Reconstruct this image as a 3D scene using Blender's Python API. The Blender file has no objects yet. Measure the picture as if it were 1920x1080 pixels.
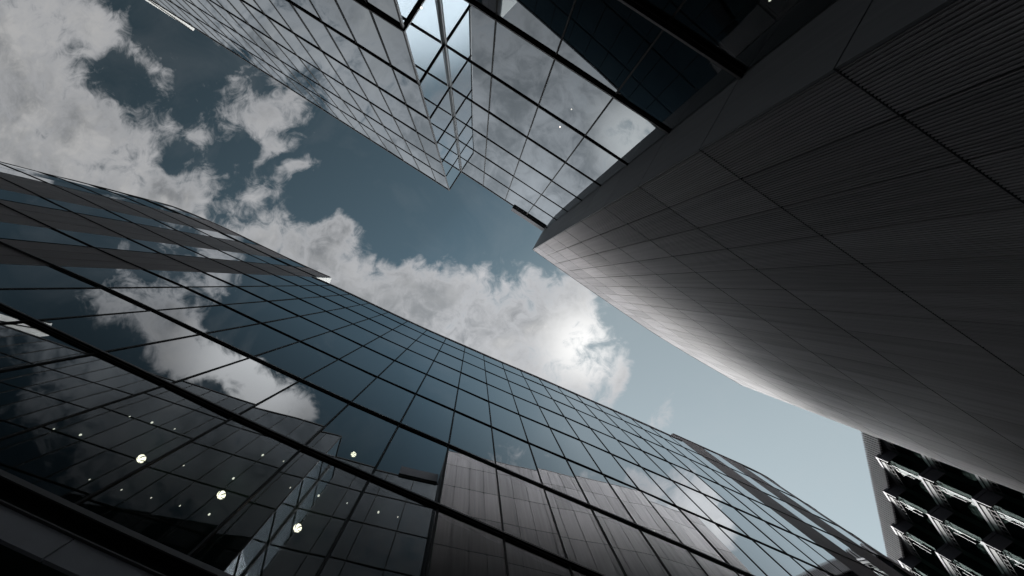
import bpy, bmesh, math, random
from mathutils import Vector
random.seed(7)
scene = bpy.context.scene
COL = scene.collection
ZX, ZY, FP = 892.0, 532.0, 933.0          # zenith and focal length measured on the 1920 px photograph
EYE = 1.6                                 # camera height above the pavement
def plan(px, py, z):                      # measured corner at height z above the eye -> plan position in metres
    return ((px-ZX)*z/FP, (py-ZY)*z/FP)

# ---------------------------------------------------------------- camera, straight up
cam = bpy.data.objects.new('camera', bpy.data.cameras.new('camera'))
COL.objects.link(cam); scene.camera = cam
cam.location = (0, 0, EYE)
cam.rotation_euler = (math.pi, 0, 0)      # looks along +Z, picture right = +X, picture down = +Y
cam.data.sensor_width = 36.0
cam.data.lens = 36.0*FP/1920
cam.data.shift_x = (960-ZX)/1920
cam.data.shift_y = -(540-ZY)/1920
cam.data.clip_start = 0.05; cam.data.clip_end = 5000

# ---------------------------------------------------------------- exposure
scene.view_settings.view_transform = 'Standard'
scene.view_settings.look = 'None'
scene.view_settings.exposure = 0.0
scene.view_settings.gamma = 1.0
scene.render.film_transparent = False
scene.cycles.max_bounces = 10
scene.cycles.glossy_bounces = 6
scene.cycles.transparent_max_bounces = 10
scene.cycles.caustics_reflective = True

# ---------------------------------------------------------------- node helpers
class NT:
    def __init__(s, tree): s.t = tree; s.n = tree.nodes; s.l = tree.links
    def new(s, typ, **kw):
        x = s.n.new(typ)
        for k, v in kw.items(): setattr(x, k, v)
        return x
    def set(s, sock, v):
        if isinstance(v, bpy.types.NodeSocket): s.l.new(v, sock)
        elif v is not None: sock.default_value = v
    def math(s, op, a, b=None, c=None, clamp=False):
        x = s.new('ShaderNodeMath', operation=op, use_clamp=clamp)
        s.set(x.inputs[0], a); s.set(x.inputs[1], b)
        if c is not None: s.set(x.inputs[2], c)
        return x.outputs[0]
    def vmath(s, op, a, b=None):
        x = s.new('ShaderNodeVectorMath', operation=op)
        s.set(x.inputs[0], a); s.set(x.inputs[1], b)
        return x.outputs['Value'] if op in ('LENGTH', 'DOT_PRODUCT') else x.outputs[0]
    def noise(s, vec, scale, detail=6, rough=.55, dist=0.0, dims='3D', w=None, lac=2.0):
        x = s.new('ShaderNodeTexNoise', noise_dimensions=dims)
        s.set(x.inputs['Vector'], vec)
        x.inputs['Scale'].default_value = scale; x.inputs['Detail'].default_value = detail
        x.inputs['Roughness'].default_value = rough; x.inputs['Distortion'].default_value = dist
        x.inputs['Lacunarity'].default_value = lac
        if w is not None: x.inputs['W'].default_value = w
        return x.outputs[0]
    def mrange(s, v, a, b, c=0., d=1., interp='LINEAR'):
        x = s.new('ShaderNodeMapRange', interpolation_type=interp)
        s.set(x.inputs[0], v)
        for i, q in zip((1, 2, 3, 4), (a, b, c, d)): s.set(x.inputs[i], q)
        return x.outputs[0]
    def mix(s, f, a, b, blend='MIX'):
        x = s.new('ShaderNodeMix', data_type='RGBA', blend_type=blend)
        s.set(x.inputs[0], f); s.set(x.inputs[6], a); s.set(x.inputs[7], b)
        return x.outputs[2]
def rgb(r, g, b): return (r, g, b, 1)

# ---------------------------------------------------------------- sky and clouds
SUN_AZ = Vector((0.12, 0.99, 0)).normalized(); SUN_EL = math.radians(43)
sun_dir = Vector((SUN_AZ.x*math.cos(SUN_EL), SUN_AZ.y*math.cos(SUN_EL), math.sin(SUN_EL)))
world = bpy.data.worlds.new("World"); scene.world = world; world.use_nodes = True
w = NT(world.node_tree); w.n.clear()
out = w.new('ShaderNodeOutputWorld'); bg = w.new('ShaderNodeBackground')
w.l.new(bg.outputs[0], out.inputs[0])
tc = w.new('ShaderNodeTexCoord')
sep = w.new('ShaderNodeSeparateXYZ'); w.l.new(tc.outputs['Generated'], sep.inputs[0])
dz = w.math('MAXIMUM', sep.outputs[2], 0.10)
U = w.math('MULTIPLY', w.math('DIVIDE', sep.outputs[0], dz), FP/100)
V = w.math('MULTIPLY', w.math('DIVIDE', sep.outputs[1], dz), FP/100)
cmb = w.new('ShaderNodeCombineXYZ'); w.set(cmb.inputs[0], U); w.set(cmb.inputs[1], V)
P = cmb.outputs[0]                                   # position on a flat cloud layer, zenith at the origin
AN = Vector((-0.400, 0.9165))                        # normal of the big glass front, for clouds only seen in it
def uv(px, py): return Vector(((px-ZX)/100, (py-ZY)/100))
def mir(px, py):
    p = uv(px, py); return p - 2*p.dot(AN)*AN
warp = w.new('ShaderNodeTexNoise'); warp.inputs['Scale'].default_value = 1.1; warp.inputs['Detail'].default_value = 3
w.l.new(P, warp.inputs['Vector'])
wv = w.vmath('SCALE', w.vmath('SUBTRACT', warp.outputs['Color'], (.5, .5, .5)))
wv.node.inputs['Scale'].default_value = 0.85
PW = w.vmath('ADD', P, wv)
blobs = [ # x, y, rx, ry, tilt, weight on the cloud layer
 (10, 20, 170, 150, 0, 1.0), (120, 30, 90, 75, 20, .8), (60, 150, 190, 120, 0, 1.0), (215, 105, 75, 50, 50, .75), (20, 260, 180, 120, 0, 1.0),
 (180, 250, 110, 70, 0, .85), (140, 350, 200, 110, 10, 1.0), (290, 350, 130, 70, 20, .9), (340, 252, 78, 36, 5, .85), (300, 170, 60, 80, -20, .45),
 (380, 340, 80, 56, 20, .66), (470, 215, 85, 55, 30, .72), (430, 140, 70, 70, 0, .4), (545, 180, 50, 40, -20, .45), (500, 290, 52, 22, -35, .85), (566, 320, 40, 20, -20, .85),
 (490, 372, 80, 54, 10, .72), (565, 445, 120, 56, 25, .66), (635, 445, 72, 42, 15, .78), (460, 440, 120, 60, 25, .60),
 (712, 545, 80, 66, 10, .95), (800, 590, 130, 90, 20, 1.0), (870, 560, 90, 60, 15, .9), (960, 610, 120, 90, 15, 1.0), (1050, 625, 105, 100, 0, 1.05),
 (1010, 690, 110, 70, 25, 1.0), (640, 520, 120, 70, 20, .55), (950, 520, 60, 40, 0, .42), (1025, 545, 60, 40, 0, .5),
 (1160, 690, 24, 46, 8, .62), (1236, 760, 28, 60, 0, .60),
 # the grey cover beyond the big front
 (560, 600, 330, 130, 20, 1.0), (800, 780, 330, 170, 20, 1.0), (500, 850, 330, 220, 0, 1.0), (300, 650, 300, 190, 0, .9), (200, 560, 200, 100, 15, .8)]
mirrored = [(270, 610, 100, 80, 0, .85), (330, 660, 80, 60, 0, .9), (385, 700, 75, 46, 30, .95), (450, 745, 90, 50, 25, 1.0), (515, 765, 72, 46, 20, 1.0),
 (550, 778, 50, 44, 0, .95), (300, 545, 110, 70, 0, .5), (180, 600, 60, 90, 0, .35), (960, 850, 60, 40, 0, .42), (1100, 908, 60, 22, 20, .62), (1190, 895, 44, 26, 20, .62), (1225, 920, 60, 24, 20, .7),
 (1290, 905, 44, 36, 30, .8), (1320, 950, 46, 62, -10, .95), (1335, 1000, 40, 50, -15, .95), (1250, 950, 60, 22, 20, .8)]
total = None
def add_blob(c, rx, ry, rot, wt):
    global total
    mp = w.new('ShaderNodeMapping', vector_type='TEXTURE')
    w.l.new(PW, mp.inputs[0])
    mp.inputs['Location'].default_value = (c.x, c.y, 0)
    mp.inputs['Rotation'].default_value = (0, 0, rot)
    mp.inputs['Scale'].default_value = (rx/100, ry/100, 1)
    ln = w.vmath('LENGTH', mp.outputs[0])
    g = w.mrange(ln, 0.10, 1.70, 1-wt*.93, 1.0, 'SMOOTHSTEP')
    total = g if total is None else w.math('MULTIPLY', total, g)
for (x, y, rx, ry, r, wt) in blobs: add_blob(uv(x, y), rx, ry, math.radians(r), wt)
for (x, y, rx, ry, r, wt) in mirrored:
    add_blob(mir(x, y), rx, ry, 2*math.atan2(.4, .9165) - math.radians(r), wt)
total = w.math('SUBTRACT', 1.0, total)
for (hx, hy, hrx, hry, hw) in ((215, 142, 46, 26, .9), (262, 170, 36, 26, .85), (300, 55, 60, 80, .9), (385, 205, 50, 26, .8), (338, 300, 28, 38, .95), (430, 300, 42, 56, .95), (268, 216, 34, 22, .5), (570, 380, 50, 30, .6), (930, 490, 60, 30, .5), (405, 372, 34, 26, .6), (455, 405, 50, 26, .65), (540, 400, 40, 24, .6), (690, 470, 50, 24, .5)):
    mp = w.new('ShaderNodeMapping', vector_type='TEXTURE'); w.l.new(PW, mp.inputs[0]); c = uv(hx, hy)
    mp.inputs['Location'].default_value = (c.x, c.y, 0); mp.inputs['Scale'].default_value = (hrx/100, hry/100, 1)
    total = w.math('MULTIPLY', total, w.mrange(w.vmath('LENGTH', mp.outputs[0]), .0, 2.0, 1-hw*.78, 1.0, 'SMOOTHSTEP'))
def fbm(vec):
    a = w.noise(vec, 0.85, 13, .60, .35); b = w.noise(vec, 2.9, 9, .64, .9)
    return w.math('ADD', w.math('MULTIPLY', a, .62), w.math('MULTIPLY', b, .38))
fb = fbm(P)
fb2 = fbm(w.vmath('ADD', P, (.16, .20, 0)))          # the same field a step nearer the sun: tells lit from shaded sides
dens = w.math('ADD', total, w.math('MULTIPLY', w.math('SUBTRACT', fb, .5), 2.9))
alpha = w.mrange(dens, .34, .88, 0, 1, 'SMOOTHSTEP')
veil = w.mrange(w.noise(P, .55, 7, .6, .9), .50, .80, 0, .09)
thick = w.mrange(dens, .60, 1.35, 0, 1, 'SMOOTHSTEP')
slope = w.math('MULTIPLY', w.math('SUBTRACT', fb, fb2), .7)
lump = w.math('ADD', w.noise(PW, 0.50, 4, .5, .3), slope)
# overall brightness rises towards the sun, which stands behind the buildings at the lower right
tt = w.math('ADD', U, V)
grad = w.math('ADD', w.math('ADD', w.mrange(tt, -10.6, -1.54, -1.03, 0), w.mrange(tt, -1.8, 2.8, 0, .80)), w.mrange(tt, 2.4, 8.8, 0, .08))
gcl = w.math('POWER', 2.718, grad)
lit = w.mix(w.mrange(lump, .34, .66, 0, 1, 'SMOOTHSTEP'), rgb(.20, .215, .23), rgb(.60, .60, .60))
calm = w.mrange(w.vmath('LENGTH', w.vmath('SUBTRACT', P, (-2.4, 1.3, 0))), 1.7, 3.6, .85, 0.0, 'SMOOTHSTEP')
calm = w.math('MULTIPLY', calm, w.mrange(V, -1.1, .7, 0, 1, 'SMOOTHSTEP'))
lit = w.mix(calm, lit, rgb(.205, .225, .245))
edge = w.mix(thick, rgb(.52, .53, .55), lit)
def glow_at(c, r0, r1): return w.mrange(w.vmath('LENGTH', w.vmath('SUBTRACT', P, (c.x, c.y, 0))), r0, r1, 1.0, 0.0, 'SMOOTHSTEP')
glow = w.math('MAXIMUM', glow_at(uv(1095, 645), .0, 1.2), glow_at(uv(757, 932), .2, 1.3))
cl = w.mix(glow, edge, rgb(.95, .95, .94))
glow3 = w.math('MAXIMUM', glow_at(mir(470, 740), .4, 1.7), w.math('MULTIPLY', glow_at(mir(1325, 970), .2, 1.1), .30))
cl = w.mix(glow3, cl, rgb(1.25, 1.26, 1.27))
clg = w.vmath('SCALE', cl); w.set(clg.node.inputs['Scale'], w.math('ADD', w.math('MULTIPLY', w.math('MINIMUM', gcl, 1.5), .36), .56))
sky = w.new('ShaderNodeTexSky', sky_type='NISHITA')
sky.sun_disc = False; sky.sun_elevation = SUN_EL
sky.sun_rotation = math.atan2(SUN_AZ.x, SUN_AZ.y)
sky.air_density = 1.0; sky.dust_density = 0.2; sky.ozone_density = 1.0
hs = w.new('ShaderNodeHueSaturation'); w.set(hs.inputs['Saturation'], w.mrange(grad, .1, .92, .60, .14))
w.l.new(sky.outputs[0], hs.inputs['Color'])
skyc = w.vmath('SCALE', w.mix(1.0, hs.outputs[0], w.mix(w.mrange(grad, .1, .85), rgb(.81, 1.08, 1.01), rgb(.835, .965, .975)), 'MULTIPLY')); w.set(skyc.node.inputs['Scale'], w.math('MULTIPLY', gcl, .85))
STR = 0.08
clw = w.vmath('SCALE', clg); clw.node.inputs['Scale'].default_value = 1/STR
am = w.math('MAXIMUM', w.math('MAXIMUM', alpha, veil), w.math('MULTIPLY', w.math('MULTIPLY', calm, w.mrange(V, .3, 1.2, 0, 1)), w.mrange(U, .2, -.8, 0, 1.1)), None)
am = w.math('MINIMUM', am, 1.0)
# towards the horizon the air turns pale and bright
low = w.mrange(sep.outputs[2], .08, .58, 1.0, 0.0, 'SMOOTHSTEP')
base = w.mix(am, skyc, clw)
fin = w.mix(w.math('MULTIPLY', low, .85), base, rgb(.62/STR, .65/STR, .68/STR))
# glow added to the unseen sky behind the big front, lights the ribbed wall
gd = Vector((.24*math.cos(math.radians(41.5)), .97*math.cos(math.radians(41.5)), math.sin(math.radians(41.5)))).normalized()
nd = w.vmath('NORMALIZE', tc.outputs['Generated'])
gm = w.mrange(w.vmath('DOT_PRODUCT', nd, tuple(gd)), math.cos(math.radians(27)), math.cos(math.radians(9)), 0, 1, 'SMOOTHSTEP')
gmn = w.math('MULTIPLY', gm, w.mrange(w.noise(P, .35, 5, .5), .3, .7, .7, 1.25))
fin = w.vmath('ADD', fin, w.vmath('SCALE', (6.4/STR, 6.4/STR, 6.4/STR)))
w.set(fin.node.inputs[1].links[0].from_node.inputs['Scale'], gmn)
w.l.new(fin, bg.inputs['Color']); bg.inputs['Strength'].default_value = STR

sl = bpy.data.lights.new('sun', 'SUN'); sl.energy = 1.9; sl.angle = math.radians(30); sl.color = (1, .965, .92)
so = bpy.data.objects.new('sun', sl); COL.objects.link(so)
so.rotation_euler = sun_dir.to_track_quat('Z', 'Y').to_euler(); so.location = (0, 0, 80)

# ---------------------------------------------------------------- materials
def principled(name, col, rough=.5, metal=0., spec=.5, vary=None, bump=None, emit=None):
    m = bpy.data.materials.new(name); m.use_nodes = True
    n = NT(m.node_tree); b = n.n['Principled BSDF']
    b.inputs['Base Color'].default_value = rgb(*col); b.inputs['Roughness'].default_value = rough
    b.inputs['Metallic'].default_value = metal; b.inputs['Specular IOR Level'].default_value = spec
    t = n.new('ShaderNodeTexCoord')
    if vary:
        sc, amt = vary
        f = n.noise(t.outputs['Object'], sc, 6, .6)
        d = tuple(c*(1-amt) for c in col); h = tuple(min(1, c*(1+amt)) for c in col)
        n.l.new(n.mix(n.mrange(f, .3, .7), rgb(*d), rgb(*h)), b.inputs['Base Color'])
    if bump:
        sc, st = bump
        bn = n.new('ShaderNodeBump'); bn.inputs['Strength'].default_value = st; bn.inputs['Distance'].default_value = .01
        n.l.new(n.noise(t.outputs['Object'], sc, 5, .6), bn.inputs['Height']); n.l.new(bn.outputs[0], b.inputs['Normal'])
    if emit:
        b.inputs['Emission Color'].default_value = rgb(*emit[0]); b.inputs['Emission Strength'].default_value = emit[1]
    return m
def cladding(name, ca, cb, rough):
    # metal panels: every panel takes a slightly different tone, plus faint vertical rain streaks
    m = bpy.data.materials.new(name); m.use_nodes = True
    n = NT(m.node_tree); b = n.n['Principled BSDF']
    at = n.new('ShaderNodeAttribute', attribute_name='tone')
    t = n.new('ShaderNodeTexCoord'); mp = n.new('ShaderNodeMapping'); n.l.new(t.outputs['Object'], mp.inputs[0])
    mp.inputs['Scale'].default_value = (6, 6, .12)
    st = n.noise(mp.outputs[0], 1.0, 6, .6)
    f = n.math('ADD', n.math('MULTIPLY', at.outputs['Fac'], .50), n.math('MULTIPLY', n.mrange(st, .34, .66), .50))
    n.l.new(n.mix(f, rgb(*ca), rgb(*cb)), b.inputs['Base Color'])
    b.inputs['Roughness'].default_value = rough; b.inputs['Metallic'].default_value = .0; b.inputs['Specular IOR Level'].default_value = .35
    return m
def glass(name, tint, ior, refl=(1, 1, 1), wave=.25, power=1.25, low=.23):
    m = bpy.data.materials.new(name); m.use_nodes = True
    n = NT(m.node_tree); n.n.clear()
    o = n.new('ShaderNodeOutputMaterial')
    t = n.new('ShaderNodeTexCoord')
    bn = n.new('ShaderNodeBump'); bn.inputs['Strength'].default_value = wave; bn.inputs['Distance'].default_value = .004
    n.l.new(n.noise(t.outputs['Object'], .55, 1, .5), bn.inputs['Height'])
    fr = n.new('ShaderNodeFresnel'); fr.inputs['IOR'].default_value = ior
    gl = n.new('ShaderNodeBsdfGlossy'); gl.inputs['Roughness'].default_value = 0.0; gl.inputs['Color'].default_value = rgb(*refl)
    tr = n.new('ShaderNodeBsdfTransparent'); tr.inputs['Color'].default_value = rgb(*tint)
    mx = n.new('ShaderNodeMixShader')
    n.l.new(bn.outputs[0], gl.inputs['Normal'])
    geo = n.new('ShaderNodeNewGeometry')
    # the same reflection seen from inside the room as from outside
    dt = n.math('ABSOLUTE', n.vmath('DOT_PRODUCT', geo.outputs['Normal'], geo.outputs['Incoming']))
    k = ((ior-1)/(ior+1))**2
    sch = n.math('MULTIPLY', n.math('ADD', n.math('MULTIPLY', n.math('POWER', n.math('SUBTRACT', 1.0, dt), power), 1-k), k), n.mrange(dt, .2, .5, 1.0, low))
    n.l.new(sch, mx.inputs[0]); n.l.new(tr.outputs[0], mx.inputs[1]); n.l.new(gl.outputs[0], mx.inputs[2])
    n.l.new(mx.outputs[0], o.inputs[0])
    return m
M = {}
M['glass'] = glass('blue_grey_glass', (.30, .36, .34), 1.56, (.94, .97, 1.0))
M['glass_b'] = glass('neutral_glass', (.30, .36, .34), 1.56, (.84, .91, .96), .25, 1.4, .75)
M['frame'] = principled('dark_bronze_aluminium', (.020, .019, .019), .55, .1, .25, vary=(2, .25))
M['frame_grey'] = principled('grey_aluminium', (.11, .105, .105), .38, .6, vary=(2, .15))
M['trim'] = principled('pale_edge_trim', (.20, .19, .19), .45, .5)
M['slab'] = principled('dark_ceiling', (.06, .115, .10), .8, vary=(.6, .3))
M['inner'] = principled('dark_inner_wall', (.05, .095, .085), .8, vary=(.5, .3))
M['ribbed'] = cladding('mauve_grey_ribbed_metal', (.35, .328, .338), (.62, .585, .60), .55)
M['smooth'] = cladding('grey_smooth_panel', (.17, .17, .18), (.24, .24, .25), .6)
M['brown'] = cladding('brown_ribbed_metal', (.27, .24, .24), (.36, .32, .32), .5)
M['back'] = principled('joint_black', (.02, .02, .02), .9)
M['roof'] = principled('roof_membrane', (.16, .16, .16), .9, vary=(1.5, .3))
M['white'] = principled('off_white_panel', (.74, .73, .70), .6, vary=(3, .06))
M['fascia'] = principled('grey_fascia_panel', (.48, .48, .52), .5, vary=(1.2, .15))
M['steel'] = principled('brushed_steel', (.42, .43, .44), .4, .3)
M['glass_d'] = glass('dark_glass', (.20, .24, .23), 1.40, (.8, .85, .85), .1, 8.0, 1.0)
M['fin'] = principled('grey_louvre_metal', (.42, .395, .40), .5, .0, vary=(3, .12))
M['fin_d'] = principled('dark_grey_metal', (.06, .058, .06), .45, .2, vary=(3, .15))
M['tray'] = principled('dark_tray_metal', (.045, .045, .055), .4, .4, vary=(2, .2))
M['lamp'] = principled('lamp_glow', (.9, .88, .8), .5, emit=((1, .86, .68), 5))
M['lampdark'] = principled('lamp_brass', (.10, .08, .05), .35, .8)
M['spot'] = principled('spot_glow', (.9, .9, .9), .5, emit=((1.0, .90, .78), 2.4))
M['paving'] = principled('granite_paving', (.20, .20, .20), .75, vary=(.8, .2), bump=(8, .3))

# ---------------------------------------------------------------- mesh helpers
class MB:
    def __init__(s): s.v = []; s.f = []; s.tone = []; s.smooth = False
    def add(s, vs, fs, tone=.5):
        o = len(s.v); s.v += [tuple(v) for v in vs]
        for f in fs: s.f.append(tuple(i+o for i in f)); s.tone.append(tone)
    def quad(s, a, b, c, d, tone=.5): s.add([a, b, c, d], [(0, 1, 2, 3)], tone)
    def prism(s, poly, z0, z1, tone=.5):           # poly: 2D plan outline
        n = len(poly)
        vs = [(x, y, z0) for x, y in poly] + [(x, y, z1) for x, y in poly]
        fs = [tuple(range(n-1, -1, -1)), tuple(range(n, 2*n))]
        fs += [(i, (i+1) % n, n+(i+1) % n, n+i) for i in range(n)]
        s.add(vs, fs, tone)
    def sweep(s, path, offs, prof, tone=.5):       # prof: (outwards, z) closed outline swept along a plan path
        n = len(prof); m = len(path); vs = []
        for (x, y), (ox, oy) in zip(path, offs):
            for (d, z) in prof: vs.append((x+ox*d, y+oy*d, z))
        fs = []
        for i in range(m-1):
            for j in range(n):
                k = (j+1) % n; fs.append((i*n+j, i*n+k, (i+1)*n+k, (i+1)*n+j))
        fs.append(tuple(range(n))); fs.append(tuple((m-1)*n+j for j in range(n-1, -1, -1)))
        s.add(vs, fs, tone)
    def beam(s, p, q, wid, z0, z1, tone=.5):       # upright slab along the plan segment p-q
        p = Vector(p); q = Vector(q); d = (q-p).normalized(); nn = Vector((-d.y, d.x))*wid/2
        s.prism([p+nn, p-nn, q-nn, q+nn], z0, z1, tone)
    def build(s, name, mat, parent=None, smooth=False):
        me = bpy.data.meshes.new(name)
        me.from_pydata([(x, y, z+EYE) for x, y, z in s.v], [], s.f); me.update()
        bm = bmesh.new(); bm.from_mesh(me); bmesh.ops.recalc_face_normals(bm, faces=bm.faces); bm.to_mesh(me); bm.free()
        at = me.attributes.new('tone', 'FLOAT', 'FACE')
        at.data.foreach_set('value', s.tone[:len(me.polygons)])
        me.materials.append(mat)
        if smooth:
            for p_ in me.polygons: p_.use_smooth = True
        o = bpy.data.objects.new(name, me); COL.objects.link(o)
        if parent:
            o.parent = parent; o.location = Vector((0, 0, 0)) - parent.location
        return o
def empty(name, label, cat, loc=(0, 0, 0), group=None):
    o = bpy.data.objects.new(name, None); COL.objects.link(o); o.location = loc
    o.empty_display_size = .5
    o['label'] = label; o['category'] = cat
    if group: o['group'] = group
    return o
def normals(path, side):                           # side +1: left of travel
    out_ = []
    for i in range(len(path)):
        a = Vector(path[max(0, i-1)]); b = Vector(path[min(len(path)-1, i+1)])
        d = (b-a).normalized(); out_.append((-d.y*side, d.x*side))
    return out_
def catmull(pts, n=8):
    P_ = [Vector(p) for p in pts]; P_ = [P_[0]*2-P_[1]] + P_ + [P_[-1]*2-P_[-2]]
    r = []
    for i in range(1, len(P_)-2):
        a, b, c, d = P_[i-1:i+3]
        for k in range(n):
            t = k/n
            r.append(.5*((2*b)+(c-a)*t+(2*a-5*b+4*c-d)*t*t+(3*b-a-3*c+d)*t**3))
    r.append(P_[-2]); return [(p.x, p.y) for p in r]
class Curve:
    def __init__(s, pts):
        s.p = [Vector(q) for q in pts]; s.s = [0]
        for a, b in zip(s.p, s.p[1:]): s.s.append(s.s[-1]+(b-a).length)
        s.L = s.s[-1]
    def at(s, t):
        t = max(0, min(s.L, t))
        for i in range(len(s.p)-1):
            if t <= s.s[i+1] or i == len(s.p)-2:
                u = (t-s.s[i])/(s.s[i+1]-s.s[i]); return s.p[i].lerp(s.p[i+1], u)
    def tx(s, x):                                   # arc length where the curve reaches x
        for i in range(len(s.p)-1):
            if s.p[i].x <= x <= s.p[i+1].x: return s.s[i]+(x-s.p[i].x)/(s.p[i+1].x-s.p[i].x)*(s.s[i+1]-s.s[i])
        return 0 if x < s.p[0].x else s.L
    def sub(s, a, b, step=.5):
        n = max(1, int(math.ceil((b-a)/step))); return [tuple(s.at(a+(b-a)*k/n)) for k in range(n+1)]
def ring(path, side, back, front=0.0):              # closed plan outline: the front path and the same path pushed back
    nn = normals(path, side)
    f = [(x+a*front, y+b*front) for (x, y), (a, b) in zip(path, nn)]
    g = [(x-a*back, y-b*back) for (x, y), (a, b) in zip(path, nn)]
    return f + g[::-1]
def pane(p, q, z0, z1, side, gap=.03):              # one sheet of glass, very slightly pillowed and tilted as real sheets are
    p = Vector(p); q = Vector(q); d = (q-p).normalized(); nn = Vector((-d.y, d.x))*side
    a = p+d*gap; b = q-d*gap; b0 = random.gauss(0, .0022); tu = random.gauss(0, .0026); tv = random.gauss(0, .0026)
    N = 4; vs = []; fs = []
    for j in range(N+1):
        for i in range(N+1):
            u = i/N; v = j/N
            o = b0*(1-(2*u-1)**2)*(1-(2*v-1)**2)+tu*(2*u-1)+tv*(2*v-1)
            c = a.lerp(b, u)+nn*o; vs.append((c.x, c.y, z0+.02+(z1-z0-.04)*v))
    for j in range(N):
        for i in range(N): k = j*(N+1)+i; fs.append((k, k+1, k+N+2, k+N+1))
    return vs, fs
def area_seen(p, q, z0, z1):                        # rough size on the photo, used only to rank panes
    c = [((x/z)*FP+ZX, (y/z)*FP+ZY) for (x, y), z in ((p, z0), (q, z0), (q, z1), (p, z1))]
    if all(x < 0 for x, _ in c) or all(x > 1920 for x, _ in c) or all(y < 0 for _, y in c) or all(y > 1080 for _, y in c): return 0
    c = [(min(max(x, 0), 1920), min(max(y, 0), 1080)) for x, y in c]
    return abs(sum(c[i][0]*c[(i+1) % 4][1]-c[(i+1) % 4][0]*c[i][1] for i in range(4))/2)
def add_panes(items, root, mat, side, limit=100):   # items: (p, q, z0, z1)
    items = [(area_seen(*it), it) for it in items]; items.sort(key=lambda t: -t[0])
    rest = MB()
    for k, (ar, it) in enumerate(items):
        vs, fs = pane(*it, side)
        if k < limit and ar > 0:
            m = MB(); m.add(vs, fs); m.build('window_pane', mat, root, True)
        else: rest.add(vs, fs)
    if rest.v:
        o = rest.build('window_pane', mat, root, True); o['kind'] = 'stuff'
def ribbed(mb, cur, a, b, z0, z1, side, panel=1.03, ribs=18, depth=.026, tonefn=None):
    # corrugated metal sheet between arc lengths a and b, with a deeper joint at every panel edge
    npan = max(1, round((b-a)/panel)); pw = (b-a)/npan
    for k in range(npan):
        s0 = a+k*pw; prof = []
        pitch = pw/ribs
        for r in range(ribs):
            t = s0+r*pitch
            g = pitch*(.62 if r else .30); deep = depth*(2.2 if r == 0 else 1)
            prof += [(t, -deep), (t+pitch-g, -deep), (t+pitch-g+.004, 0), (t+pitch-.004, 0)]
        prof.append((s0+pw, -depth))
        tone = random.random()
        pts = []
        for t, o in prof:
            c = cur.at(t); d = (cur.at(t+.05)-cur.at(t-.05)).normalized(); pts.append((c.x-d.y*side*o, c.y+d.x*side*o))
        n = len(pts)
        mb.add([(x, y, z0) for x, y in pts]+[(x, y, z1) for x, y in pts], [(i, i+1, n+i+1, n+i) for i in range(n-1)], tone)

def transom(root, path, side, z, outw, h=.10, trim=False, mat='frame', name='transom'):
    nn = normals(path, side); m = MB()
    m.sweep(path, nn, [(-.12, z-h/2), (outw, z-h/2), (outw, z+h/2), (-.12, z+h/2)])
    o = m.build(name, M[mat], root)
    if trim:
        t = MB()
        t.sweep(path, nn, [(outw+.001, z-h/2-.012), (outw+.014, z-h/2-.012), (outw+.014, z+h/2), (outw+.001, z+h/2)])
        t.sweep(path, nn, [(.012, z-h/2-.012), (.024, z-h/2-.012), (.024, z-h/2-.001), (.012, z-h/2-.001)])
        e = t.build('edge_trim', M['trim'], root); e.parent = o; e.location = (0, 0, 0)
    return o
def mullion(root, c, d, side, z0, z1, wid=.034, outw=.022, mat='frame'):
    nn = Vector((-d.y, d.x))*side; m = MB(); h = d*wid/2
    m.prism([c-h+nn*outw, c+h+nn*outw, c+h-nn*.10, c-h-nn*.10], z0, z1)
    return m.build('mullion', M[mat], root)

LV = [6.19]+[6.5+3.98*k for k in range(1, 8)]                 # floor lines 6.5 ... 34.36 m above the eye

# ================================================================ the ground
g = MB(); g.prism([(-600, -600), (600, -600), (600, 600), (-600, 600)], -EYE-.5, -EYE)
go = g.build('ground', M['paving']); go['kind'] = 'structure'

# ================================================================ big curved glass building (lower left of the view)
A_pts = [(-40.0, -9.3), (-33.0, -8.35), (-29.5, -7.55), (-27.3, -6.98), (-25.2, -6.36), (-21.43, -4.78), (-17.63, -2.96), (-13.83, -1.19), (-10.7, .17), (-7.5, 1.67),
         (-3.9, 3.35), (-.8, 4.70), (1.97, 5.91), (4.68, 7.05), (8.0, 8.50), (11.6, 10.06), (15.2, 11.68), (18.65, 13.22), (21.6, 14.55), (23.4, 15.55), (24.8, 16.9), (25.8, 18.8), (26.3, 21.5)]
cA = Curve(catmull(A_pts, 6)); SA = -1              # outward = towards the street (right of travel)
A = empty('glass_office_building', 'long curved office block of blue glass squares with brown ribbed strips at both ends', 'building', (0, 10, 0))
xs = [-10.8+1.43*k for k in range(8)]; x = xs[-1]
while x < 14.3: x += 1.375; xs.append(x)
xs = [-12.3]+xs
if 15.5-xs[-1] > .5: xs.append(15.5)
else: xs[-1] = 15.5
ts = [cA.tx(x) for x in xs]
ROOF_A, ROOF_L, ROOF_R = 37.46, 42.2, 39.2
zsA = LV+[ROOF_A]
items = []
for a, b in zip(ts, ts[1:]):
    for z0, z1 in zip(zsA, zsA[1:]): items.append((tuple(cA.at(a)), tuple(cA.at(b)), z0, z1))
for t in ts[1:-1]:
    d = (cA.at(t+.1)-cA.at(t-.1)).normalized(); mullion(A, cA.at(t), d, SA, LV[0], ROOF_A-.05)
tl = cA.tx(-38); tr_ = cA.L
outs = [.068, .045, .038, .036, .032, .032, .032, .032]
for k, z in enumerate(LV[1:]):
    transom(A, cA.sub(tl, tr_-.2, .6), SA, z, outs[k], .04, trim=(k < 2))
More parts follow.
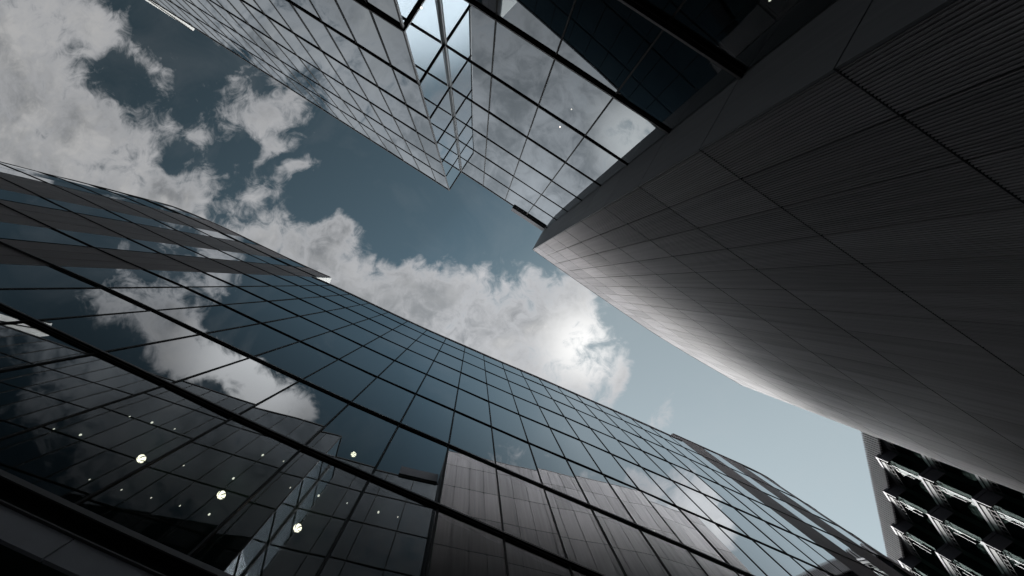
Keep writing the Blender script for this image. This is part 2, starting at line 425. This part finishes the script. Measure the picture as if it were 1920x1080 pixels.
# alternating strips at the ends
left = [(-38, -30.5, 'g'), (-30.5, -22.7, 'g'), (-22.7, -19.6, 'b'), (-19.6, -18.2, 'g'), (-18.2, -15.7, 'b'), (-15.7, -14.2, 'g'), (-14.2, -12.3, 'b')]
right = [(15.5, 17.6, 'b'), (17.6, 18.8, 'g'), (18.8, 20.7, 'b'), (20.7, 22.0, 'g'), (22.0, 26.2, 'b')]
for strips, top in ((left, ROOF_L), (right, ROOF_R)):
    zz = LV+[top-4.0 if top > 41 else None, top]; zz = sorted(z for z in zz if z)
    for x0, x1, kind in strips:
        a, b = cA.tx(x0), cA.tx(x1)
        if x1 > 26: b = cA.L
        if kind == 'b':
            m = MB()
            for z0, z1 in zip(zz, zz[1:]): ribbed(m, cA, a, b, z0+.01, z1-.01, SA, .8, 10, .02)
            m.build('ribbed_panel', M['brown'], A)
        else:
            n = max(1, round((b-a)/1.4)) if x1 <= -22 else 1
            n = max(1, n//1)
            for k in range(n):
                for z0, z1 in zip(zz, zz[1:]):
                    items.append((tuple(cA.at(a+(b-a)*k/n)), tuple(cA.at(a+(b-a)*(k+1)/n)), z0, z1))
transom(A, cA.sub(tl, cA.tx(-12.3), .6), SA, 38.3, .07, .09)
add_panes(items, A, M['glass'], SA)
# interiors: a floor slab at every level, and a back wall
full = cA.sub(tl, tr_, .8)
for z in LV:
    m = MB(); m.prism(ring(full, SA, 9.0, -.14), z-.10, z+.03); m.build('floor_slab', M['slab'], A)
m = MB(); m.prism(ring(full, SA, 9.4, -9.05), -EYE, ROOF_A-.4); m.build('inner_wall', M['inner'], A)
# roofs with parapets
def roof(root, path, side, z, back, name='roof', lip=.06, mat='roof', capmat='frame_grey'):
    m = MB(); m.prism(ring(path, side, back, -.12), z-.35, z-.12); o = m.build(name, M[mat], root)
    c = MB(); nn = normals(path, side)
    c.sweep(path, nn, [(-.25, z-.14), (lip, z-.14), (lip, z), (-.25, z)])
    c.build('parapet_cap', M[capmat], root)
    return o
roof(A, cA.sub(cA.tx(-12.3)+.01, cA.tx(15.5)-.01, .6), SA, ROOF_A, 9.0, capmat='fin')
roof(A, cA.sub(tl, cA.tx(-12.3), .6), SA, ROOF_L, 9.0, capmat='brown')
roof(A, cA.sub(cA.tx(15.5), tr_, .6), SA, ROOF_R, 9.0, capmat='brown')
# end walls of the raised roof blocks
for x0, sgn, top, mt in ((-12.3, 1, ROOF_L, 'white'), (15.5, -1, ROOF_R, 'brown')):
    t = cA.tx(x0); c = cA.at(t); d = (cA.at(t+.1)-cA.at(t-.1)).normalized(); nn = Vector((-d.y, d.x))*SA
    m = MB(); e = c-nn*9.0
    m.prism([c+d*sgn*.004-nn*.0, c+d*sgn*.14, e+d*sgn*.14, e+d*sgn*.004], ROOF_A-.1, top-.15); m.build('end_wall', M[mt], A)
# fascia below the lowest floor line
m = MB(); nn = normals(full, SA)
m.sweep(full, nn, [(-.1, LV[0]-.04), (.045, LV[0]-.04), (.045, LV[0]+.03), (-.1, LV[0]+.03)]); sh = m.build('transom', M['frame'], A)
t_ = MB()
t_.sweep(full, nn, [(.047, LV[0]-.055), (.072, LV[0]-.055), (.072, LV[0]+.04), (.047, LV[0]+.04)])
e = t_.build('edge_trim', M['trim'], A); e.parent = sh; e.location = (0, 0, 0)
m = MB(); m.sweep(full, nn, [(-.3, 5.86), (-.06, 5.86), (-.06, LV[0]-.045), (-.3, LV[0]-.045)]); m.build('recess', M['frame'], A)
m = MB(); m.sweep(full, nn, [(-.05, 5.835), (.03, 5.835), (.03, 5.855), (-.05, 5.855)]); m.build('edge_trim', M['trim'], A)
s = tl
while s < tr_-.5:
    m = MB(); pp = cA.sub(s+.008, min(tr_, s+2.97)-.008, .6); m.sweep(pp, normals(pp, SA), [(-.05, 5.40), (.0, 5.40), (.0, 5.82), (-.05, 5.82)])
    m.build('fascia_panel', M['fascia'], A); s += 2.97
m = MB(); m.prism(ring(full, SA, 9.0, -.6), 5.1, 5.36); m.build('soffit', M['back'], A)
m = MB(); m.prism(ring(full, SA, 4.0, -3.2), -EYE, 5.1); m.build('base_wall', M['inner'], A)
for k in range(5):
    t = cA.tx(-20+9*k); c = cA.at(t); d = (cA.at(t+.1)-cA.at(t-.1)).normalized(); nn = Vector((-d.y, d.x))*SA; c = c-nn*1.2
    m = MB(); m.prism([(c.x+.3*math.cos(a*math.pi/8), c.y+.3*math.sin(a*math.pi/8)) for a in range(16)], -EYE, 5.1); m.build('column', M['fascia'], A)

# ================================================================ stepped glass building (top of the view)
B = empty('stepped_glass_building', 'stepped grey glass office block with a projecting corner, its panes reflecting cloud', 'building', (0, -15, 0))
ROOF_B = 39.2
oc = Vector((-2.09, -7.37)); ic = Vector((-1.151, -8.83)); u1 = Vector((-.8432, -.5376))
F2 = [ic, Vector((.59, -7.69)), Vector((2.31, -6.563)), Vector((4.02, -5.443)), Vector((5.62, -4.395))]
f1 = [oc, oc+u1*1.2]
while (f1[-1]-oc).length < 56: f1.append(f1[-1]+u1*1.5)
zsB = [2.6]+[6.45, 10.42, 14.38, 18.35, 22.33, 26.32, 30.4, 34.4]+[ROOF_B]
itemsB = []
k25 = [p for p in f1 if (p-oc).length < 25.2]
for a, b in zip(f1, f1[1:]):
    for z0, z1 in zip(zsB, zsB[1:]): itemsB.append((tuple(a), tuple(b), z0, z1))
addF1 = itemsB; itemsB = []
for a, b in zip(F2, F2[1:]):
    for z0, z1 in zip(zsB, zsB[1:]): itemsB.append((tuple(a), tuple(b), z0, z1))
ret = []
for z0, z1 in zip(zsB, zsB[1:]): ret.append((tuple(oc), tuple(ic), z0, z1))
addall = [(it, 1) for it in itemsB]+[(it, 1) for it in ret]+[(it, -1) for it in addF1]
add_sorted = sorted(((area_seen(*it), it, sd) for it, sd in addall), key=lambda t: -t[0])
rest = MB()
for k, (ar, it, sd) in enumerate(add_sorted):
    vs, fs = pane(*it, sd)
    if k < 100 and ar > 0:
        m = MB(); m.add(vs, fs); m.build('window_pane', M['glass_b'], B, True)
    else: rest.add(vs, fs)
o = rest.build('window_pane', M['glass_b'], B, True); o['kind'] = 'stuff'
for p in f1[1:26]: mullion(B, p, u1, -1, zsB[0], ROOF_B-.05, .042, .028)
for p, q in zip(F2[1:-1], F2[2:]): mullion(B, p, (q-p).normalized(), 1, zsB[0], ROOF_B-.05, .042, .028)
du = (ic-oc).normalized()
def post(c, r, mat, nm):
    m = MB(); m.prism([(c.x+r*math.cos(a), c.y+r*math.sin(a)) for a in [math.radians(32+45+90*i) for i in range(4)]], zsB[0], ROOF_B-.02); m.build(nm, M[mat], B)
post(oc, .05, 'frame_grey', 'corner_post'); post(ic+Vector((.05, .08)), .022, 'frame_grey', 'corner_post'); post(ic+Vector((.0, .0)), .05, 'frame', 'corner_post')
Bpath = [tuple(p) for p in f1[::-1]]+[tuple(ic)]+[tuple(p) for p in F2[1:]]     # from far left, round the step, to the junction
def offs_path(pts, side):                          # mitred offsets for a path with real corners
    r = []
    for i in range(len(pts)):
        p = Vector(pts[i]); ns = []
        if i > 0: d = (p-Vector(pts[i-1])).normalized(); ns.append(Vector((-d.y, d.x))*side)
        if i < len(pts)-1: d = (Vector(pts[i+1])-p).normalized(); ns.append(Vector((-d.y, d.x))*side)
        b = sum(ns, Vector((0, 0))); b = b/len(ns); r.append(tuple(b/b.length_squared))
    return r
offB = offs_path(Bpath, 1)
outb = {6.45: .2, 10.42: .13, 14.38: .07, 18.35: .05, 22.33: .042, 26.32: .036, 30.4: .034, 34.4: .034}
for z in zsB[1:-1]:
    m = MB(); ow = outb[z]; m.sweep(Bpath, offB, [(-.10, z-.03), (ow, z-.03), (ow, z+.03), (-.10, z+.03)]); o = m.build('transom', M['frame'], B)
    if z < 15:
        t = MB(); t.sweep(Bpath, offB, [(ow+.001, z-.045), (ow+.012, z-.045), (ow+.012, z+.03), (ow+.001, z+.03)])
        t.sweep(Bpath, offB, [(.012, z-.042), (.022, z-.042), (.022, z-.031), (.012, z-.031)])
        e = t.build('edge_trim', M['trim'], B); e.parent = o; e.location = (0, 0, 0)
far = Vector(Bpath[0]); bn = Vector((.5376, -.8432))
bodyB = [(x-a*.12, y-b*.12) for (x, y), (a, b) in zip(Bpath, offB)]+[tuple(Vector(Bpath[-1])+Vector((.2, -.2))+bn*13), tuple(far+bn*16)]
for z in zsB[1:-1]:
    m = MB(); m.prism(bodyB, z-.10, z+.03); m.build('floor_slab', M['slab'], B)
m = MB(); m.prism(bodyB, ROOF_B-.3, ROOF_B-.1); m.build('roof', M['roof'], B)
m = MB(); m.sweep(Bpath, offB, [(-.3, ROOF_B-.12), (.05, ROOF_B-.12), (.05, ROOF_B), (-.3, ROOF_B)]); m.build('parapet_cap', M['frame_grey'], B)
m = MB()
q0 = Vector(Bpath[-1])+bn*9; q1 = far+bn*9
m.prism([tuple(q0), tuple(q1), tuple(q1+bn*.3), tuple(q0+bn*.3)], -EYE, ROOF_B-.35); m.build('inner_wall', M['inner'], B)
# grey roof screen standing on the parapet by the junction
dd = (F2[4]-F2[0]).normalized(); nn = Vector((-dd.y, dd.x)); b_ = F2[4]-dd*.12; a_ = b_-dd*3.05
m = MB(); m.prism([a_+nn*.17, b_+nn*.17, b_-nn*.1, a_-nn*.1], ROOF_B+.003, ROOF_B+1.5); m.build('roof_screen', M['tray'], B)
# raised off-white wall at the far end, with a dark bar modelled for its diagonal shadow line
c0 = oc+u1*25.2; on = Vector((-bn.x, -bn.y))
m = MB(); m.prism([c0-on*.3, c0+on*.02, c0+u1*30+on*.02, c0+u1*30-on*.3], ROOF_B+.002, 41.15); m.build('raised_wall', M['white'], B)
m = MB(); a = c0+on*.045; b = c0+u1*3.4+on*.045; h = .06
m.add([(a.x, a.y, 41.1), (a.x, a.y, 41.1-h*2), (b.x, b.y, 39.26), (b.x, b.y, 39.26+h*2),
       (a.x+on.x*.05, a.y+on.y*.05, 41.1), (a.x+on.x*.05, a.y+on.y*.05, 41.1-h*2), (b.x+on.x*.05, b.y+on.y*.05, 39.26), (b.x+on.x*.05, b.y+on.y*.05, 39.26+h*2)],
      [(0, 1, 2, 3), (4, 5, 6, 7), (0, 1, 5, 4), (1, 2, 6, 5), (2, 3, 7, 6), (3, 0, 4, 7)]); m.build('shadow_bar', M['frame'], B)

# ================================================================ ribbed metal building (right of the view)
C = empty('ribbed_metal_building', 'tall windowless block clad in vertically ribbed mauve grey metal with a sharp corner', 'building', (15, -8, 0))
ROOF_C = 41.6
cC = Curve(catmull([(4.75, -2.85), (8.03, -.54), (11.1, 1.58), (14.3, 3.75), (17.3, 5.62), (22.25, 8.5)], 5)); SC = 1
lc = [-EYE, 2.62, 6.60, 10.58, 14.56, 18.56, 22.6, 26.65, 30.7, 34.7, 38.6, ROOF_C-.08]
for z0, z1 in zip(lc, lc[1:]):
    m = MB(); ribbed(m, cC, .02, cC.L, z0+.018, z1-.018, SC); m.build('ribbed_cladding', M['ribbed'], C)
cpath = cC.sub(0, cC.L, .6)
m = MB()
for z in lc[1:-1]: m.sweep(cpath, normals(cpath, SC), [(-.04, z-.016), (.002, z-.016), (.002, z+.016), (-.04, z+.016)])
m.build('joint_strip', M['back'], C)
jn = Vector((5.62, -4.395)); cn = Vector((4.75, -2.85)); en = Vector((22.25, 8.5))
lf = (jn-cn)
offC = normals(cpath, SC)
core = [(x-a*.07, y-b*.07) for (x, y), (a, b) in zip(cpath, offC)]
bkC = Vector((.573, -.82))
core += [tuple(en+bkC*22+Vector((-.1, 0))), tuple(cn+lf*9+Vector((.07, 0)))]
core[0] = (core[0][0]+.06, core[0][1]-.01)
m = MB(); m.prism(core, -EYE, ROOF_C-.06); m.build('backing_wall', M['back'], C)
m = MB(); m.prism([tuple(cn+Vector((-.015, .0)))]+[(x+a*.02, y+b*.02) for (x, y), (a, b) in zip(cpath, offC)][1:]+[tuple(en+bkC*22), tuple(cn+lf*9)], ROOF_C-.055, ROOF_C); m.build('roof', M['smooth'], C)
# smooth side panels, with raked joints
ld = lf.normalized(); ln = Vector((ld.y, -ld.x)); ln = ln if ln.dot(-cn) > 0 else -ln
m = MB()
for z0, z1 in zip(lc, lc[1:]):
    a = cn+ld*.0; b = cn+ld*13
    m.prism([a-ln*.05, a, b, b-ln*.05], z0+.02, z1-.02, random.random())
m.build('side_panel', M['smooth'], C)
ed = (Vector(cpath[-1])-Vector(cpath[-2])).normalized()
m = MB()
for z0, z1 in zip(lc, lc[1:]):
    m.prism([en+ed*.0+Vector((.0, .0)), en+ed*.06, en+ed*.06+bkC*22, en+bkC*22], z0+.02, z1-.02, random.random())
m.build('side_panel', M['smooth'], C)

# ================================================================ louvred building with saw-tooth bays (lower right)
D = empty('louvred_building', 'dark building with a finned parapet and saw tooth bays under it, behind the ribbed block', 'building', (36, 18, 0))
P0 = Vector((29.45, 11.53)); td = Vector((.2045, .979)); on = Vector((-.979, .2045))
T1 = Vector((29.37, 12.71)); per = Vector((.553, 2.53)); NO = Vector((.735, -.56))
tooth = []
for j in range(-5, 9):
    T = T1+per*j; tooth += [T+NO, T]
tooth = [tuple(p) for p in tooth]
zt = 36.6
k = -14.0; nfin = 0; fins = []
while k < 24:
    c = P0+td*k; fins.append(c); k += .178
vis = [c for c in fins if -1.2 < (c-P0).dot(td) < 11.5]
for idx, c in enumerate(vis[:96]):
    m = MB(); m.prism([c, c+td*.088, c+td*.088-on*.15, c-on*.15], zt-.2, 38.0); m.build('parapet_fin', M['fin'], D)
m = MB()
for c in [q for q in fins if q not in vis[:96]]: m.prism([c, c+td*.088, c+td*.088-on*.15, c-on*.15], zt-.2, 38.0)
o = m.build('parapet_fin', M['fin'], D); o['kind'] = 'stuff'
m = MB(); a = P0-td*14-on*.155; b = P0+td*24-on*.155
m.prism([a, b, b-on*16, a-on*16], 36.75, 37.9); m.build('parapet_wall', M['back'], D)
offT = offs_path(tooth, -1)
sT = 1 if (Vector(offT[4])).dot(on) > 0 else -1
offT = [(a*sT, b*sT) for a, b in offT]
inner = [(x-a*.35, y-b*.35) for (x, y), (a, b) in zip(tooth, offT)]
for fl in range(8):
    z = zt-3.55*fl
    m = MB(); m.sweep(tooth, offT, [(-.25, z-.22), (.0, z-.22), (.0, z), (-.25, z)]); m.build('tray_edge', M['tray'], D)
    m = MB()
    for i in range(0, len(tooth)-1):
        a, b = Vector(tooth[i]), Vector(tooth[i+1]); d = (b-a).normalized(); nn = Vector((offT[i][0], offT[i][1]))
        nrm = Vector((-d.y, d.x)); nrm = nrm if nrm.dot(on) > 0 else -nrm
        if i % 2 == 0:    # short leg: deep dark panel with a pale lip
            q = MB(); q.prism([a-nrm*.1, a-nrm*.03, b-nrm*.03, b-nrm*.1], z-1.10, z-.225); pn = q.build('bay_panel', M['tray'], D)
            m.prism([a-nrm*.03, a+nrm*.0, b+nrm*.0, b-nrm*.03], z-1.14, z-1.103)
        else:             # long leg: pale spandrel, then a narrow ladder frame and glass
            q = MB(); q.prism([a-nrm*.12+d*.3, a-nrm*.04+d*.3, b-nrm*.04, b-nrm*.12], z-.62, z-.225); q.build('spandrel', M['fin_d'], D)
            m.beam(a-nrm*.06+d*.3, b-nrm*.06, .03, z-.80, z-.76); m.beam(a-nrm*.06+d*.3, b-nrm*.06, .03, z-1.14, z-1.10)
            for s_ in range(6):
                c = a.lerp(b, .18+.15*s_)-nrm*.06; m.prism([c, c+d*.05, c+d*.05-nrm*.03, c-nrm*.03], z-1.1, z-.63)
            for s_, l0, l1 in ((.10, z-3.1, z-1.3), (.26, z-2.9, z-1.5)):
                c = a+d*(s_*2.4)-nrm*.03
                q = MB(); q.prism([c, c+d*.036, c+d*.036-nrm*.03, c-nrm*.03], l0, l1); q.build('steel_strip', M['steel'], D)
    m.build('tray_lip', M['fin_d'], D)
    gm = MB()
    for i in range(0, len(tooth)-1):
        a, b = Vector(tooth[i]), Vector(tooth[i+1]); d = (b-a).normalized()
        nrm = Vector((-d.y, d.x)); nrm = nrm if nrm.dot(on) > 0 else -nrm
        a = a-nrm*.2; b = b-nrm*.2
        gm.quad((a.x, a.y, z-3.35), (b.x, b.y, z-3.35), (b.x, b.y, z-.2), (a.x, a.y, z-.2))
    gm.build('glazing', M['glass_d'], D)
bodyD = inner+[tuple(Vector(inner[-1])-on*14), tuple(Vector(inner[0])-on*14)]
for fl in range(10):
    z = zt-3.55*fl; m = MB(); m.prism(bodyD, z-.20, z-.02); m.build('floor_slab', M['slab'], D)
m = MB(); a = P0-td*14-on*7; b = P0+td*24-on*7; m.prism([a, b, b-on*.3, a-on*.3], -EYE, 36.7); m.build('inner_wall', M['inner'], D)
m = MB(); m.prism([P0-td*14-on*1.1, P0+td*24-on*1.1, P0+td*24-on*15, P0-td*14-on*15], 37.905, 38.1); m.build('roof', M['roof'], D)

# ================================================================ lamps behind the glass
def inside(px, py):
    rel = Vector((px-ZX, py-ZY)); n_ = Vector((-.41, .912)); Dp = rel.dot(n_)
    lev = 4300/Dp; zc = min([z for z in LV if z > lev+.15]+[ROOF_A])-.20
    return rel, zc
globes = [(265, 860, 'round glowing pendant lamp behind the lower glass, leftmost of the row of three'),
          (415, 928, 'round glowing pendant lamp behind the lower glass, middle one of the row of three'),
          (558, 990, 'round glowing pendant lamp behind the lower glass, rightmost of the row of three'),
          (663, 852, 'smaller round pendant lamp one floor higher, beside the reflected building corner')]
for px, py, lab in globes:
    rel, zc = inside(px, py); z = zc-.42; c = rel*z/FP; r = .080 if px < 600 else .072
    t = empty('pendant_lamp', lab, 'lamp', (c.x, c.y, z+EYE), 'pendant lamps behind the lower glass')
    bm = bmesh.new(); bmesh.ops.create_uvsphere(bm, u_segments=24, v_segments=14, radius=r)
    me = bpy.data.meshes.new('globe'); bm.to_mesh(me); bm.free(); me.materials.append(M['lamp'])
    for p_ in me.polygons: p_.use_smooth = True
    go_ = bpy.data.objects.new('globe', me); COL.objects.link(go_); go_.parent = t
    m = MB()
    ang0 = random.random()*3
    for q in range(5):                              # brass leaves wrapped round the globe
        a0 = ang0+q*1.257
        for s_ in range(6):
            v0 = -1.2+s_*.36; 
            pts = []
            for (da, dv) in ((0, 0), (.30, .05), (.30, .41), (0, .36)):
                aa = a0+da+s_*.15; vv = v0+dv; rr = r*1.06
                pts.append((c.x+rr*math.cos(vv)*math.cos(aa), c.y+rr*math.cos(vv)*math.sin(aa), z+rr*math.sin(vv)))
            m.quad(*pts)
    m.build('shade_leaf', M['lampdark'], t)
    m = MB(); m.prism([(c.x+.006*math.cos(a), c.y+.006*math.sin(a)) for a in (0, 2.09, 4.19)], z+r, zc+.01); m.build('cord', M['lampdark'], t)
spots = [(102, 804), (151.5, 815), (244, 780.5), (285.6, 792), (328, 804), (371, 818), (493, 853), (532, 864.5), (345, 872.6), (438, 896.6), (544.7, 914), (597.6, 929),
         (168.7, 898.7), (228.5, 918), (284, 933), (338, 948), (392.7, 964), (651, 943), (709.7, 960), (746, 969), (1226.6, 995)]
big = {(151.5, 815), (285.6, 792), (493, 853), (438, 896.6), (392.7, 964), (597.6, 929), (1226.6, 995), (709.7, 960)}
def spot(c, z, r, lab, grp):
    m = MB(); m.prism([(c.x+r*math.cos(a*math.pi/5), c.y+r*math.sin(a*math.pi/5)) for a in range(10)], z-.03, z+.01)
    o = m.build('ceiling_spotlight', M['spot']); o['label'] = lab; o['category'] = 'lamp'; o['group'] = grp
    return o
for s_ in spots:
    rel, zc = inside(*s_)
    b_ = s_ in big
    if s_ == (1226.6, 995): lab = 'single ceiling spotlight behind the glass where the ribbed building is reflected'
    elif s_ in ((651, 943), (709.7, 960), (746, 969)): lab = 'small ceiling spotlight behind the glass between the pendant lamps and the reflected ribbed wall'
    elif b_: lab = 'brighter ceiling spotlight behind the dark lower glass at the left, near the pendant lamps'
    else: lab = 'tiny faint ceiling spotlight behind the dark lower glass at the left, near the pendant lamps'
    spot(rel*zc/FP, zc, .018 if b_ else .008, lab, 'ceiling spotlights behind the curved glass front')
for (px, py, z, lab) in ((790, 15, 14.0, 'ceiling spotlight behind the glass of the projecting corner at the top'), (1050, 238, 17.9, 'ceiling spotlight behind the grey glass right of the step in the facade'),
                    (1443, 1, 9.9, 'ceiling spotlight behind the black glass at the top edge beside the ribbed block')):
    c = Vector(plan(px, py, z)); spot(c, z, .022, lab, 'ceiling spotlights behind the stepped glass front')
